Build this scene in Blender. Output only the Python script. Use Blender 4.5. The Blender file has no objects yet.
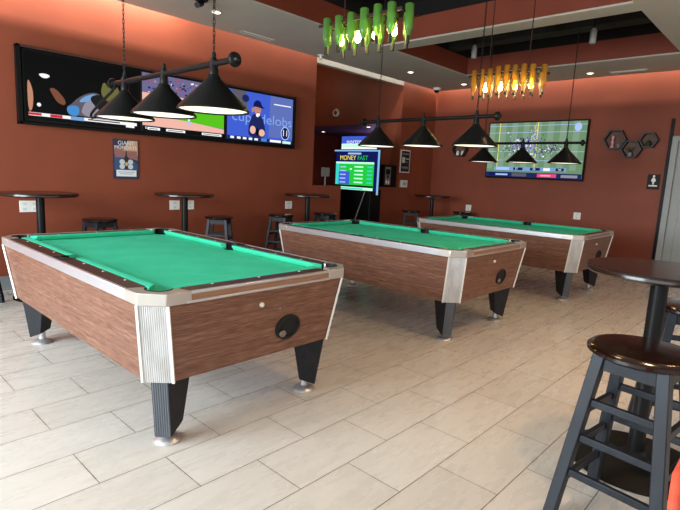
import bpy, bmesh, math, random
from mathutils import Vector, Matrix
random.seed(7)
S = bpy.context.scene
COL = S.collection
PI = math.pi

# ------------------------------------------------------------------ materials
MATS = {}
def mat(name, rgb, rough=.5, metal=0., spec=.5, emit=None, estr=0., coat=0., trans=0.):
    if name in MATS: return MATS[name]
    m = bpy.data.materials.new(name); m.use_nodes = True
    b = m.node_tree.nodes['Principled BSDF']
    b.inputs['Base Color'].default_value = (*rgb, 1)
    b.inputs['Roughness'].default_value = rough
    b.inputs['Metallic'].default_value = metal
    b.inputs['Specular IOR Level'].default_value = spec
    b.inputs['Coat Weight'].default_value = coat
    b.inputs['Transmission Weight'].default_value = trans
    if emit:
        b.inputs['Emission Color'].default_value = (*emit, 1)
        b.inputs['Emission Strength'].default_value = estr
    MATS[name] = m
    return m

def noisy(name, rgb, rgb2, scale=(1, 1, 1), nscale=5., rough=.5, bump=0., detail=4., lo=.35, hi=.65, **k):
    """principled material whose colour drifts between two tones with a noise in object space"""
    m = mat(name, rgb, rough, **k)
    nt = m.node_tree; N = nt.nodes; L = nt.links; b = N['Principled BSDF']
    tc = N.new('ShaderNodeTexCoord'); mp = N.new('ShaderNodeMapping')
    mp.inputs['Scale'].default_value = scale
    n = N.new('ShaderNodeTexNoise'); n.inputs['Scale'].default_value = nscale; n.inputs['Detail'].default_value = detail
    r = N.new('ShaderNodeValToRGB')
    r.color_ramp.elements[0].position = lo; r.color_ramp.elements[0].color = (*rgb, 1)
    r.color_ramp.elements[1].position = hi; r.color_ramp.elements[1].color = (*rgb2, 1)
    L.new(tc.outputs['Object'], mp.inputs['Vector']); L.new(mp.outputs['Vector'], n.inputs['Vector'])
    L.new(n.outputs['Fac'], r.inputs['Fac']); L.new(r.outputs['Color'], b.inputs['Base Color'])
    if bump:
        bp = N.new('ShaderNodeBump'); bp.inputs['Strength'].default_value = bump; bp.inputs['Distance'].default_value = .002
        L.new(n.outputs['Fac'], bp.inputs['Height']); L.new(bp.outputs['Normal'], b.inputs['Normal'])
    return m

def lin(r, g, b):
    f = lambda c: ((c/255+.055)/1.055)**2.4 if c > 10 else c/255/12.92
    return (f(r), f(g), f(b))

M_WALL = noisy('red_wall_paint', lin(130, 64, 42), lin(137, 68, 45), nscale=2.2, rough=.55, bump=.05, spec=.3)
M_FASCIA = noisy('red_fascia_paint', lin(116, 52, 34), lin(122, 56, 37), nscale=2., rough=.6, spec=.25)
M_CEIL = noisy('ceiling_paint', lin(176, 170, 158), lin(182, 176, 164), nscale=1.5, rough=.8, spec=.2)
M_VOID = mat('black_void_paint', (.012, .011, .010), .9, spec=.1)
M_DUCT = noisy('dark_duct_paint', (.020, .021, .018), (.035, .036, .03), nscale=3, rough=.7, spec=.2)
M_BASE = noisy('grey_tile_base', lin(120, 122, 124), lin(138, 140, 142), nscale=4, rough=.4)
M_BLACK = mat('black_metal', (.006, .006, .006), .4, spec=.12)
M_CASTIRON = mat('black_cast_iron', (.009, .008, .007), .5, spec=.12)
M_SATIN = mat('satin_black_metal', (.009, .009, .0085), .3, spec=.16)
M_LEG = noisy('black_painted_leg', (.014, .015, .017), (.020, .021, .024), scale=(1, 1, .3), nscale=60, rough=.5, spec=.2)
M_SILVER = mat('brushed_aluminium', lin(205, 203, 205), .34, metal=.75, spec=.5)
M_CAST = mat('cast_aluminium', lin(196, 188, 178), .36, metal=.7)
M_FLUTE = noisy('fluted_aluminium', lin(200, 199, 198), lin(184, 182, 179), scale=(1, 1, .2), nscale=30, rough=.38, metal=.4)
M_INLAY = noisy('tan_wood_inlay', lin(138, 100, 74), lin(156, 118, 92), scale=(1, 20, 20), nscale=10, rough=.4)
M_TRIM = mat('pale_edge_trim', lin(228, 222, 214), .35, metal=.2)
M_RAIL = noisy('dark_brown_laminate', lin(58, 34, 26), lin(76, 46, 36), scale=(1, 1, 1), nscale=25, rough=.35)
M_CLOTH = noisy('green_table_cloth', lin(58, 190, 150), lin(66, 198, 158), nscale=6, rough=.9, spec=.15)
M_POCKET = mat('black_pocket_plastic', (.008, .008, .008), .6, spec=.3)
M_WHITE = mat('white_plastic', lin(232, 228, 218), .4)
M_STOOLSEAT = noisy('dark_walnut_seat', lin(26, 13, 10), lin(34, 17, 13), scale=(1, 6, 1), nscale=8, rough=.14)
M_STOOL = noisy('worn_black_wood', (.011, .013, .017), (.017, .020, .026), scale=(1, 1, .25), nscale=20, rough=.42, spec=.28)
M_TOP = noisy('dark_walnut_top', lin(30, 18, 14), lin(40, 24, 18), scale=(1, 8, 1), nscale=5, rough=.2)
M_DOOR = noisy('grey_door_paint', lin(150, 152, 148), lin(156, 158, 154), nscale=2, rough=.5)
M_DOORGLASS = mat('frosted_door_glass', lin(200, 205, 200), .35, emit=lin(205, 210, 205), estr=.12)
M_CHROME = mat('bright_steel', lin(210, 210, 210), .25, metal=.9)
M_GREY = mat('grey_plastic', lin(120, 118, 112), .5)
M_CORAL = noisy('coral_fabric', lin(215, 78, 52), lin(225, 88, 60), nscale=30, rough=.8)
M_PURPLE = mat('violet_lit_soffit', lin(110, 92, 120), .6)  # the violet light on the soffit is put into its base colour

def wood():
    m = mat('brown_woodgrain_laminate', lin(130, 88, 66), .42, spec=.4)
    nt = m.node_tree; N = nt.nodes; L = nt.links; b = N['Principled BSDF']
    tc = N.new('ShaderNodeTexCoord'); sp = N.new('ShaderNodeSeparateXYZ'); L.new(tc.outputs['Object'], sp.inputs[0])
    ad = N.new('ShaderNodeMath'); ad.operation = 'ADD'; L.new(sp.outputs['X'], ad.inputs[0]); L.new(sp.outputs['Y'], ad.inputs[1])
    def streak(fu, fz, det):
        a = N.new('ShaderNodeMath'); a.operation = 'MULTIPLY'; a.inputs[1].default_value = fu; L.new(ad.outputs[0], a.inputs[0])
        z = N.new('ShaderNodeMath'); z.operation = 'MULTIPLY'; z.inputs[1].default_value = fz; L.new(sp.outputs['Z'], z.inputs[0])
        c = N.new('ShaderNodeCombineXYZ'); L.new(a.outputs[0], c.inputs[0]); L.new(z.outputs[0], c.inputs[1])
        n = N.new('ShaderNodeTexNoise'); n.inputs['Scale'].default_value = 1; n.inputs['Detail'].default_value = det
        L.new(c.outputs[0], n.inputs['Vector']); return n
    n1 = streak(11, 230, 4); n2 = streak(2.2, 60, 3)
    mx = N.new('ShaderNodeMath'); mx.operation = 'MULTIPLY_ADD'; mx.inputs[1].default_value = .65
    L.new(n1.outputs['Fac'], mx.inputs[0])
    h = N.new('ShaderNodeMath'); h.operation = 'MULTIPLY'; h.inputs[1].default_value = .35; L.new(n2.outputs['Fac'], h.inputs[0])
    L.new(h.outputs[0], mx.inputs[2])
    r = N.new('ShaderNodeValToRGB'); e = r.color_ramp.elements
    e[0].position = .32; e[0].color = (*lin(72, 44, 33), 1)
    e[1].position = .68; e[1].color = (*lin(150, 110, 88), 1)
    k = e.new(.5); k.color = (*lin(114, 75, 57), 1)
    L.new(mx.outputs[0], r.inputs['Fac']); L.new(r.outputs['Color'], b.inputs['Base Color'])
    return m
M_WOOD = wood()

def tiles():
    m = mat('beige_floor_tile', lin(190, 178, 162), .3, spec=.45)
    nt = m.node_tree; N = nt.nodes; L = nt.links; b = N['Principled BSDF']
    tc = N.new('ShaderNodeTexCoord'); mp = N.new('ShaderNodeMapping')
    mp.inputs['Location'].default_value = (-1.393-.3025, -1.455, 0)
    L.new(tc.outputs['Object'], mp.inputs['Vector'])
    br = N.new('ShaderNodeTexBrick'); br.offset = .5; br.offset_frequency = 2; br.squash = 1; br.squash_frequency = 2
    br.inputs['Scale'].default_value = 1; br.inputs['Brick Width'].default_value = .605; br.inputs['Row Height'].default_value = .3075
    br.inputs['Mortar Size'].default_value = .0019; br.inputs['Mortar Smooth'].default_value = .1; br.inputs['Bias'].default_value = 0
    br.inputs['Color1'].default_value = (*lin(206, 200, 190), 1); br.inputs['Color2'].default_value = (*lin(198, 191, 180), 1)
    br.inputs['Mortar'].default_value = (*lin(84, 68, 52), 1)
    L.new(mp.outputs[0], br.inputs['Vector'])
    # faint stone streaks along the tile
    mp2 = N.new('ShaderNodeMapping'); mp2.inputs['Scale'].default_value = (1.6, 6, 1); mp2.inputs['Rotation'].default_value = (0, 0, .35)
    L.new(tc.outputs['Object'], mp2.inputs['Vector'])
    n = N.new('ShaderNodeTexNoise'); n.inputs['Scale'].default_value = 2.2; n.inputs['Detail'].default_value = 7; n.inputs['Roughness'].default_value = .65
    L.new(mp2.outputs[0], n.inputs['Vector'])
    rr = N.new('ShaderNodeValToRGB'); rr.color_ramp.elements[0].position = .3; rr.color_ramp.elements[0].color = (.93, .93, .93, 1)
    rr.color_ramp.elements[1].position = .7; rr.color_ramp.elements[1].color = (1.05, 1.05, 1.05, 1)
    L.new(n.outputs['Fac'], rr.inputs['Fac'])
    mx = N.new('ShaderNodeMix'); mx.data_type = 'RGBA'; mx.blend_type = 'MULTIPLY'; mx.inputs[0].default_value = 1
    L.new(br.outputs['Color'], mx.inputs[6]); L.new(rr.outputs['Color'], mx.inputs[7])
    # dark scuff scratches
    mp3 = N.new('ShaderNodeMapping'); mp3.inputs['Scale'].default_value = (9, 2.2, 1); mp3.inputs['Rotation'].default_value = (0, 0, -.5)
    L.new(tc.outputs['Object'], mp3.inputs['Vector'])
    v = N.new('ShaderNodeTexNoise'); v.inputs['Scale'].default_value = 3.1; v.inputs['Detail'].default_value = 2
    L.new(mp3.outputs[0], v.inputs['Vector'])
    vr = N.new('ShaderNodeValToRGB'); vr.color_ramp.elements[0].position = .75; vr.color_ramp.elements[0].color = (0, 0, 0, 1)
    vr.color_ramp.elements[1].position = .79; vr.color_ramp.elements[1].color = (.5, .5, .5, 1)
    L.new(v.outputs['Fac'], vr.inputs['Fac'])
    m2 = N.new('ShaderNodeMix'); m2.data_type = 'RGBA'; L.new(vr.outputs['Color'], m2.inputs[0])
    L.new(mx.outputs[2], m2.inputs[6]); m2.inputs[7].default_value = (*lin(90, 78, 66), 1)
    L.new(m2.outputs[2], b.inputs['Base Color'])
    bp = N.new('ShaderNodeBump'); bp.inputs['Strength'].default_value = .35; bp.inputs['Distance'].default_value = .002; bp.invert = True
    L.new(br.outputs['Fac'], bp.inputs['Height']); L.new(bp.outputs['Normal'], b.inputs['Normal'])
    rg = N.new('ShaderNodeMath'); rg.operation = 'MULTIPLY_ADD'; rg.inputs[1].default_value = .22; rg.inputs[2].default_value = .17
    L.new(n.outputs['Fac'], rg.inputs[0]); L.new(rg.outputs[0], b.inputs['Roughness'])
    return m
M_FLOOR = tiles()

def bottle_glass(name, rgb, clear=.45):
    m = bpy.data.materials.new(name); m.use_nodes = True; nt = m.node_tree; N = nt.nodes; L = nt.links
    N.remove(N['Principled BSDF']); out = N['Material Output']
    t = N.new('ShaderNodeBsdfTransparent'); t.inputs[0].default_value = (*[min(1, c*1.5+.08) for c in rgb], 1)
    tl = N.new('ShaderNodeBsdfTranslucent'); tl.inputs[0].default_value = (*rgb, 1)
    df = N.new('ShaderNodeBsdfDiffuse'); df.inputs[0].default_value = (*rgb, 1)
    g = N.new('ShaderNodeBsdfGlossy'); g.inputs['Roughness'].default_value = .08
    a = N.new('ShaderNodeMixShader'); a.inputs[0].default_value = .5; L.new(tl.outputs[0], a.inputs[1]); L.new(df.outputs[0], a.inputs[2])
    c = N.new('ShaderNodeMixShader'); c.inputs[0].default_value = clear; L.new(a.outputs[0], c.inputs[1]); L.new(t.outputs[0], c.inputs[2])
    f = N.new('ShaderNodeFresnel'); f.inputs[0].default_value = 1.45
    d = N.new('ShaderNodeMixShader'); L.new(f.outputs[0], d.inputs[0]); L.new(c.outputs[0], d.inputs[1]); L.new(g.outputs[0], d.inputs[2])
    L.new(d.outputs[0], out.inputs[0]); return m
M_GREENGLASS = bottle_glass('green_bottle_glass', lin(118, 172, 84), .30)
M_CLEARGLASS = bottle_glass('clear_bottle_glass', lin(226, 214, 190), .62)
M_AMBERGLASS = bottle_glass('amber_bottle_glass', lin(236, 176, 70), .5)

def glow(name, rgb, s=1.0):
    """lit screen or lamp"""
    return mat(name, (.004, .004, .004), .3, spec=.03, emit=rgb, estr=s)

# ------------------------------------------------------------------ mesh building
class MB:
    def __init__(s): s.v = []; s.f = []; s.mi = []; s.sm = []; s.mats = []
    def m(s, mt):
        if mt not in s.mats: s.mats.append(mt)
        return s.mats.index(mt)
    def add(s, vs, fs, mt, smooth=False):
        o = len(s.v); s.v += [tuple(p) for p in vs]; i = s.m(mt)
        for f in fs: s.f.append([o+a for a in f]); s.mi.append(i); s.sm.append(smooth)
        return s
    def box(s, a, b, mt):
        (x0, y0, z0), (x1, y1, z1) = a, b
        v = [(x0,y0,z0),(x1,y0,z0),(x1,y1,z0),(x0,y1,z0),(x0,y0,z1),(x1,y0,z1),(x1,y1,z1),(x0,y1,z1)]
        return s.add(v, [(0,3,2,1),(4,5,6,7),(0,1,5,4),(1,2,6,5),(2,3,7,6),(3,0,4,7)], mt)
    def loft(s, rings, mt, cap=True, smooth=False):
        n = len(rings[0]); v = [p for r in rings for p in r]; f = []
        for k in range(len(rings)-1):
            for i in range(n):
                j = (i+1) % n; f.append((k*n+i, k*n+j, (k+1)*n+j, (k+1)*n+i))
        s.add(v, f, mt, smooth)
        if cap:
            s.add(rings[0], [tuple(range(n))[::-1]], mt); s.add(rings[-1], [tuple(range(n))], mt)
        return s
    def prism(s, poly, z0, z1, mt):
        return s.loft([[(x, y, z0) for x, y in poly], [(x, y, z1) for x, y in poly]], mt)
    def lathe(s, prof, mt, c=(0, 0, 0), n=24, axis='z', smooth=True, cap=True):
        rings = []
        for r, z in prof:
            rg = []
            for i in range(n):
                a = 2*PI*i/n; p = (r*math.cos(a), r*math.sin(a), z)
                if axis == 'y': p = (p[0], z, p[1])
                if axis == 'x': p = (z, p[0], p[1])
                rg.append((p[0]+c[0], p[1]+c[1], p[2]+c[2]))
            rings.append(rg)
        return s.loft(rings, mt, cap, smooth)
    def tube(s, path, r, mt, n=8, closed=False, r1=None):
        P = [Vector(p) for p in path]; rings = []; up = None
        for i, p in enumerate(P):
            if closed: d = P[(i+1) % len(P)]-P[i-1]
            else: d = P[min(i+1, len(P)-1)]-P[max(i-1, 0)]
            d.normalize()
            if up is None: up = Vector((0, 0, 1)) if abs(d.z) < .9 else Vector((1, 0, 0))
            a = d.cross(up).normalized(); up = a.cross(d).normalized()
            rr = r if r1 is None else r+(r1-r)*i/(len(P)-1)
            rings.append([tuple(p+a*rr*math.cos(2*PI*k/n)+up*rr*math.sin(2*PI*k/n)) for k in range(n)])
        if closed: rings.append(rings[0])
        return s.loft(rings, mt, not closed, True)
    def bar(s, a, b, w, h, mt, side=None, w1=None, h1=None):
        """square bar from a to b"""
        a = Vector(a); b = Vector(b); d = (b-a).normalized()
        u = Vector(side) if side else (Vector((0, 0, 1)) if abs(d.z) < .9 else Vector((1, 0, 0)))
        u = (u-d*u.dot(d)).normalized(); v = d.cross(u); w1 = w1 or w; h1 = h1 or h
        q = lambda c, w, h: [tuple(c+u*i*w/2+v*j*h/2) for i, j in ((-1,-1),(1,-1),(1,1),(-1,1))]
        return s.loft([q(a, w, h), q(b, w1, h1)], mt)
    def build(s, name, parent=None, loc=None, bevel=0., seg=2):
        me = bpy.data.meshes.new(name); me.from_pydata(s.v, [], s.f)
        for mt in s.mats: me.materials.append(mt)
        for p, i, sm in zip(me.polygons, s.mi, s.sm): p.material_index = i; p.use_smooth = sm
        bm = bmesh.new(); bm.from_mesh(me); bmesh.ops.remove_doubles(bm, verts=bm.verts, dist=1e-6)
        bmesh.ops.recalc_face_normals(bm, faces=bm.faces); bm.to_mesh(me); bm.free()
        me.set_sharp_from_angle(angle=math.radians(40))
        o = bpy.data.objects.new(name, me); COL.objects.link(o)
        if parent is not None: o.parent = parent
        if loc: o.location = loc
        if bevel:
            b = o.modifiers.new('bevel', 'BEVEL'); b.width = bevel; b.segments = seg; b.limit_method = 'ANGLE'; b.angle_limit = math.radians(40)
        return o

def tag(o, label=None, cat=None, group=None, kind=None):
    if label: o['label'] = label
    if cat: o['category'] = cat
    if group: o['group'] = group
    if kind: o['kind'] = kind
    return o
def thing(name, label, cat, loc=(0, 0, 0), rz=0, group=None):
    o = bpy.data.objects.new(name, None); COL.objects.link(o); o.location = loc; o.rotation_euler = (0, 0, rz)
    o.empty_display_size = .1
    return tag(o, label, cat, group)
def struct(name, mb, **k): return tag(mb.build(name, **k), kind='structure')
def dup(root, loc, rz=None, label=None, group=None):
    r = root.copy(); COL.objects.link(r); r.location = loc
    if rz is not None: r.rotation_euler = (0, 0, rz)
    if label: r['label'] = label
    if group: r['group'] = group
    def rec(src, dst):
        for ch in list(src.children):
            c = ch.copy(); COL.objects.link(c); c.parent = dst; rec(ch, c)
    rec(root, r)
    return r

# flat pictures (screens, posters, signs): layered polygons on a plane, merged in one mesh
def text_shape(txt, size):
    cu = bpy.data.curves.new('lettering', 'FONT'); cu.body = txt; cu.size = size; cu.align_x = 'CENTER'; cu.align_y = 'CENTER'
    o = bpy.data.objects.new('lettering', cu); COL.objects.link(o)
    bpy.context.view_layer.update()
    me = bpy.data.meshes.new_from_object(o.evaluated_get(bpy.context.evaluated_depsgraph_get()))
    vs = [(v.co.x, v.co.y) for v in me.vertices]; fs = [tuple(p.vertices) for p in me.polygons]
    bpy.data.objects.remove(o); bpy.data.meshes.remove(me); bpy.data.curves.remove(cu)
    return vs, fs
class Pic:
    """picture in its own (u right, v up) metres from the lower left corner, laid on a wall plane"""
    def __init__(s, origin, u, v):
        s.o = Vector(origin); s.u = Vector(u); s.w = Vector(v); s.n = s.u.cross(s.w); s.mb = MB(); s.k = 0; s.step = 1
    def put(s, pts, fs, mt):
        s.k += s.step; off = s.n*(.0003*s.k)
        s.mb.add([tuple(s.o+s.u*a+s.w*b+off) for a, b in pts], fs, mt); return s
    def poly(s, pts, mt): return s.put(pts, [tuple(range(len(pts)))], mt)
    def blob(s, pts, mt):
        for _ in range(2):
            q = []
            for i, a in enumerate(pts):
                b = pts[(i+1) % len(pts)]
                q += [(a[0]*.75+b[0]*.25, a[1]*.75+b[1]*.25), (a[0]*.25+b[0]*.75, a[1]*.25+b[1]*.75)]
            pts = q
        return s.poly(pts, mt)
    def rect(s, x0, y0, x1, y1, mt): return s.poly([(x0,y0),(x1,y0),(x1,y1),(x0,y1)], mt)
    def disc(s, x, y, rx, ry, mt, n=20): return s.poly([(x+rx*math.cos(2*PI*i/n), y+ry*math.sin(2*PI*i/n)) for i in range(n)], mt)
    def text(s, txt, x, y, size, mt, sx=1.):
        vs, fs = text_shape(txt, size); return s.put([(x+a*sx, y+b) for a, b in vs], fs, mt)
    def build(s, name, parent=None): return s.mb.build(name, parent)

# ------------------------------------------------------------------ the room
X0, Y0, ZC = 9.246, 6.033, 3.135
XA, XB = 5.77, 8.08              # the recess in the left wall
XW, YW = -3.0, -3.2              # the glazed sides behind the camera
ZR = 3.75
GAP = .10

struct('floor', MB().box((XW-.3, YW-.3, -.1), (11.2, 10.2, 0), M_FLOOR))
# left wall up to the recess, and the stretch after it
w = MB(); w.box((XW, Y0, 0), (XA, Y0+.15, ZR), M_WALL)
struct('wall_left', w)
w = MB(); w.box((XB, Y0, 0), (X0, Y0+.15, ZR), M_WALL)
struct('wall_left_return', w)
# right wall with the door opening
DY0, DY1, DZ = .72, 1.66, 2.10
w = MB(); w.box((X0, DY1+.08, 0), (X0+.15, Y0+.15, ZR), M_WALL); w.box((X0, YW, 0), (X0+.15, DY0-.08, ZR), M_WALL)
w.box((X0, DY0-.08, DZ+.08), (X0+.15, DY1+.08, ZR), M_WALL)
struct('wall_right', w)
# baseboards
w = MB(); w.box((XW, Y0-.014, 0), (XA, Y0, .15), M_BASE); struct('baseboard_left', w)
w = MB(); w.box((X0-.014, DY1+.10, 0), (X0, Y0-.014, .12), M_BASE); struct('baseboard_right', w)
w = MB(); w.box((XB, Y0-.014, 0), (X0-.014, Y0, .12), M_BASE); struct('baseboard_return', w)

# ceiling slab with two coffers, stopping short of the left and right walls (wall-wash slot)
CX = [(0.9, 5.70), (5.985, 8.06)]; CY0, CY1 = 1.56, 4.69
xs = [XW, 0.9, 5.70, 5.985, 8.06, X0-GAP]; ys = [YW, CY0, CY1, Y0-GAP]
w = MB()
for i in range(5):
    for j in range(3):
        if j == 1 and i in (1, 3): continue
        w.box((xs[i], ys[j], ZC), (xs[i+1], ys[j+1], ZC+.02), M_CEIL)
struct('ceiling', w)
# red fascias of the coffers, dark above
ZF = 3.43
w = MB()
for a, b in CX:
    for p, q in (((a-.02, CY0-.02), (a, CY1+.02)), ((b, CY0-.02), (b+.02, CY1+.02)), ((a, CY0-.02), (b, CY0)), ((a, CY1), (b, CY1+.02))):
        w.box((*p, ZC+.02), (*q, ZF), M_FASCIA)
struct('trim_1', w)
w = MB()
for a, b in CX:
    for p, q in (((a-.02, CY0-.02), (a, CY1+.02)), ((b, CY0-.02), (b+.02, CY1+.02)), ((a, CY0-.02), (b, CY0)), ((a, CY1), (b, CY1+.02))):
        w.box((*p, ZF), (*q, ZR), M_VOID)
w.box((XW, YW, ZR), (11.2, 10.2, ZR+.1), M_VOID)
struct('ceiling_void', w)
# ducts in the second coffer
for k, (xx, zz, ww) in enumerate(((6.45, 3.47, .22), (6.95, 3.52, .16), (7.50, 3.45, .25))):
    o = MB().box((xx-ww/2, CY0+.25, zz), (xx+ww/2, CY1, zz+.2), M_DUCT).build('air_duct', bevel=.01)
    tag(o, ['dark duct nearest the ceiling strip inside the farther ceiling recess', 'dark middle duct inside the farther ceiling recess',
            'dark duct closest to the right wall inside the farther ceiling recess'][k], 'duct', 'ducts in the ceiling recess')
for k, (xx, zz) in enumerate(((2.6, 3.50), (4.6, 3.48))):
    o = MB().box((xx-.14, CY0, zz), (xx+.14, CY1, zz+.2), M_DUCT).build('air_duct', bevel=.01)
    tag(o, ['dark duct above the green bottle chandelier', 'dark duct above the amber bottle chandelier'][k], 'duct', 'ducts in the ceiling recess')
# header across the recess, edge of the lit slot
w = MB(); w.box((XA, Y0, 3.085), (XB, Y0+.10, ZR), M_CEIL); struct('trim_2', w)
# recess: side wall with a bulkhead above a low violet-lit soffit, back walls, low walls
w = MB(); w.box((XB, Y0+.15, 2.40), (XB+.12, 10.0, ZR), M_WALL); w.box((XB, Y0+.15, 0), (XB+.12, Y0+.50, 2.40), M_WALL)
w.box((XB, 9.2, 0), (XB+.12, 10., 2.40), M_WALL)
struct('wall_recess_right', w)
w = MB(); w.box((XA-.15, Y0+.15, 0), (XA, 10.0, ZR), M_WALL); struct('wall_recess_left', w)
w = MB(); w.box((XA-.15, 10.0, 0), (11.2, 10.15, ZR), M_WALL); struct('wall_recess_back', w)
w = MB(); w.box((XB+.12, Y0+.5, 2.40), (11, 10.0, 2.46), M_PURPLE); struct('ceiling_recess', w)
w = MB(); w.box((10.5, Y0+.15, 0), (10.6, 10, 2.4), M_WALL); w.box((X0+.15, Y0+.15, 0), (10.5, Y0+.5, 2.4), M_WALL); struct('wall_recess_far', w)
w = MB(); w.box((XA, Y0, 0), (6.455, Y0+.12, 1.165), M_WALL); struct('wall_low_left', w, bevel=.004)
w = MB(); w.box((7.385, Y0, 0), (XB, Y0+.12, 1.165), M_WALL); struct('wall_low_right', w, bevel=.004)

# glazed sides of the room behind the camera
def glazed(name, fixed, axis, a0, a1, bays, sill, head):
    w = MB()
    def bx(p0, p1, z0, z1, t=.15, m=M_WALL):
        if axis == 'x': w.box((fixed-t, p0, z0), (fixed, p1, z1), m)
        else: w.box((p0, fixed-t, z0), (p1, fixed, z1), m)
    bx(a0, a1, 0, sill); bx(a0, a1, head, ZR)
    e = a0
    for b0, b1 in bays: bx(e, b0, sill, head); e = b1
    bx(e, a1, sill, head)
    struct(name, w)
    for k, (b0, b1) in enumerate(bays):
        w = MB(); n = max(1, round((b1-b0)/1.3))
        for i in range(n+1):
            p = b0+(b1-b0-.05)*i/n; bx(p, p+.05, sill, head, .08, M_BLACK)
        bx(b0, b1, sill, sill+.05, .08, M_BLACK); bx(b0, b1, head-.05, head, .08, M_BLACK)
        glazed.n += 1; struct('window_%d' % glazed.n, w)
glazed.n = 0
glazed('wall_front_left', XW, 'x', YW-.15, Y0+.15, [(-2.8, 1.2), (1.6, 5.4)], .35, 2.75)
glazed('wall_front_right', YW, 'y', XW, X0+.15, [(-2.4, 2.2), (2.6, 8.2)], .35, 2.75)

# right door
w = MB(); w.box((X0+.05, DY0, 0), (X0+.09, DY1, DZ), M_DOOR)
for z0, z1 in ((.2, .95),):
    for y0, y1 in ((DY0+.12, DY0+.42), (DY0+.52, DY1-.12)): w.box((X0+.042, y0, z0), (X0+.05, y1, z1), M_DOOR)
d = struct('door_1', w, bevel=.004)
MB().box((X0+.040, DY0+.14, 1.12), (X0+.052, DY1-.14, 1.52), M_DOORGLASS).build('glass_pane', d)
MB().lathe([(.0, 0), (.03, .0), (.03, .02), (.012, .025), (.012, .05), (.028, .06), (.02, .08), (0, .08)], M_CHROME, (0, 0, 0), 16, 'x').build('door_handle', d, (X0-.03, DY0+.08, 1.0))
w = MB()
w.box((X0-.02, DY1, 0), (X0+.10, DY1+.08, DZ+.08), M_DOOR); w.box((X0-.02, DY0-.08, 0), (X0+.10, DY0, DZ+.08), M_DOOR)
w.box((X0-.02, DY0, DZ), (X0+.10, DY1, DZ+.08), M_DOOR)
w.box((X0-.024, DY1+.08, 0), (X0+.0, DY1+.125, DZ+.34), M_BLACK)
struct('trim_3', w, bevel=.004)

# ------------------------------------------------------------------ pool tables
TW, TL, TC = 1.3287, 2.2942, .0925
HX, HY = TW/2, TL/2
ZT, ZB = .80, .361
def octo(hx, hy, c, z):
    return [(-hx, -hy+c, z), (-hx+c, -hy, z), (hx-c, -hy, z), (hx, -hy+c, z), (hx, hy-c, z), (hx-c, hy, z), (-hx+c, hy, z), (-hx, hy-c, z)]
CORN = [(-1, -1), (1, -1), (1, 1), (-1, 1)]
def cpt(sx, sy, u, v):            # corner-local (u along x, v along y, both inwards) -> table xy
    return (sx*(HX-u), sy*(HY-v))
PC, PR = .118, .060               # corner pocket centre / radius
SPU, SPR = .100, .055             # side pocket centre from the edge / radius

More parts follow.
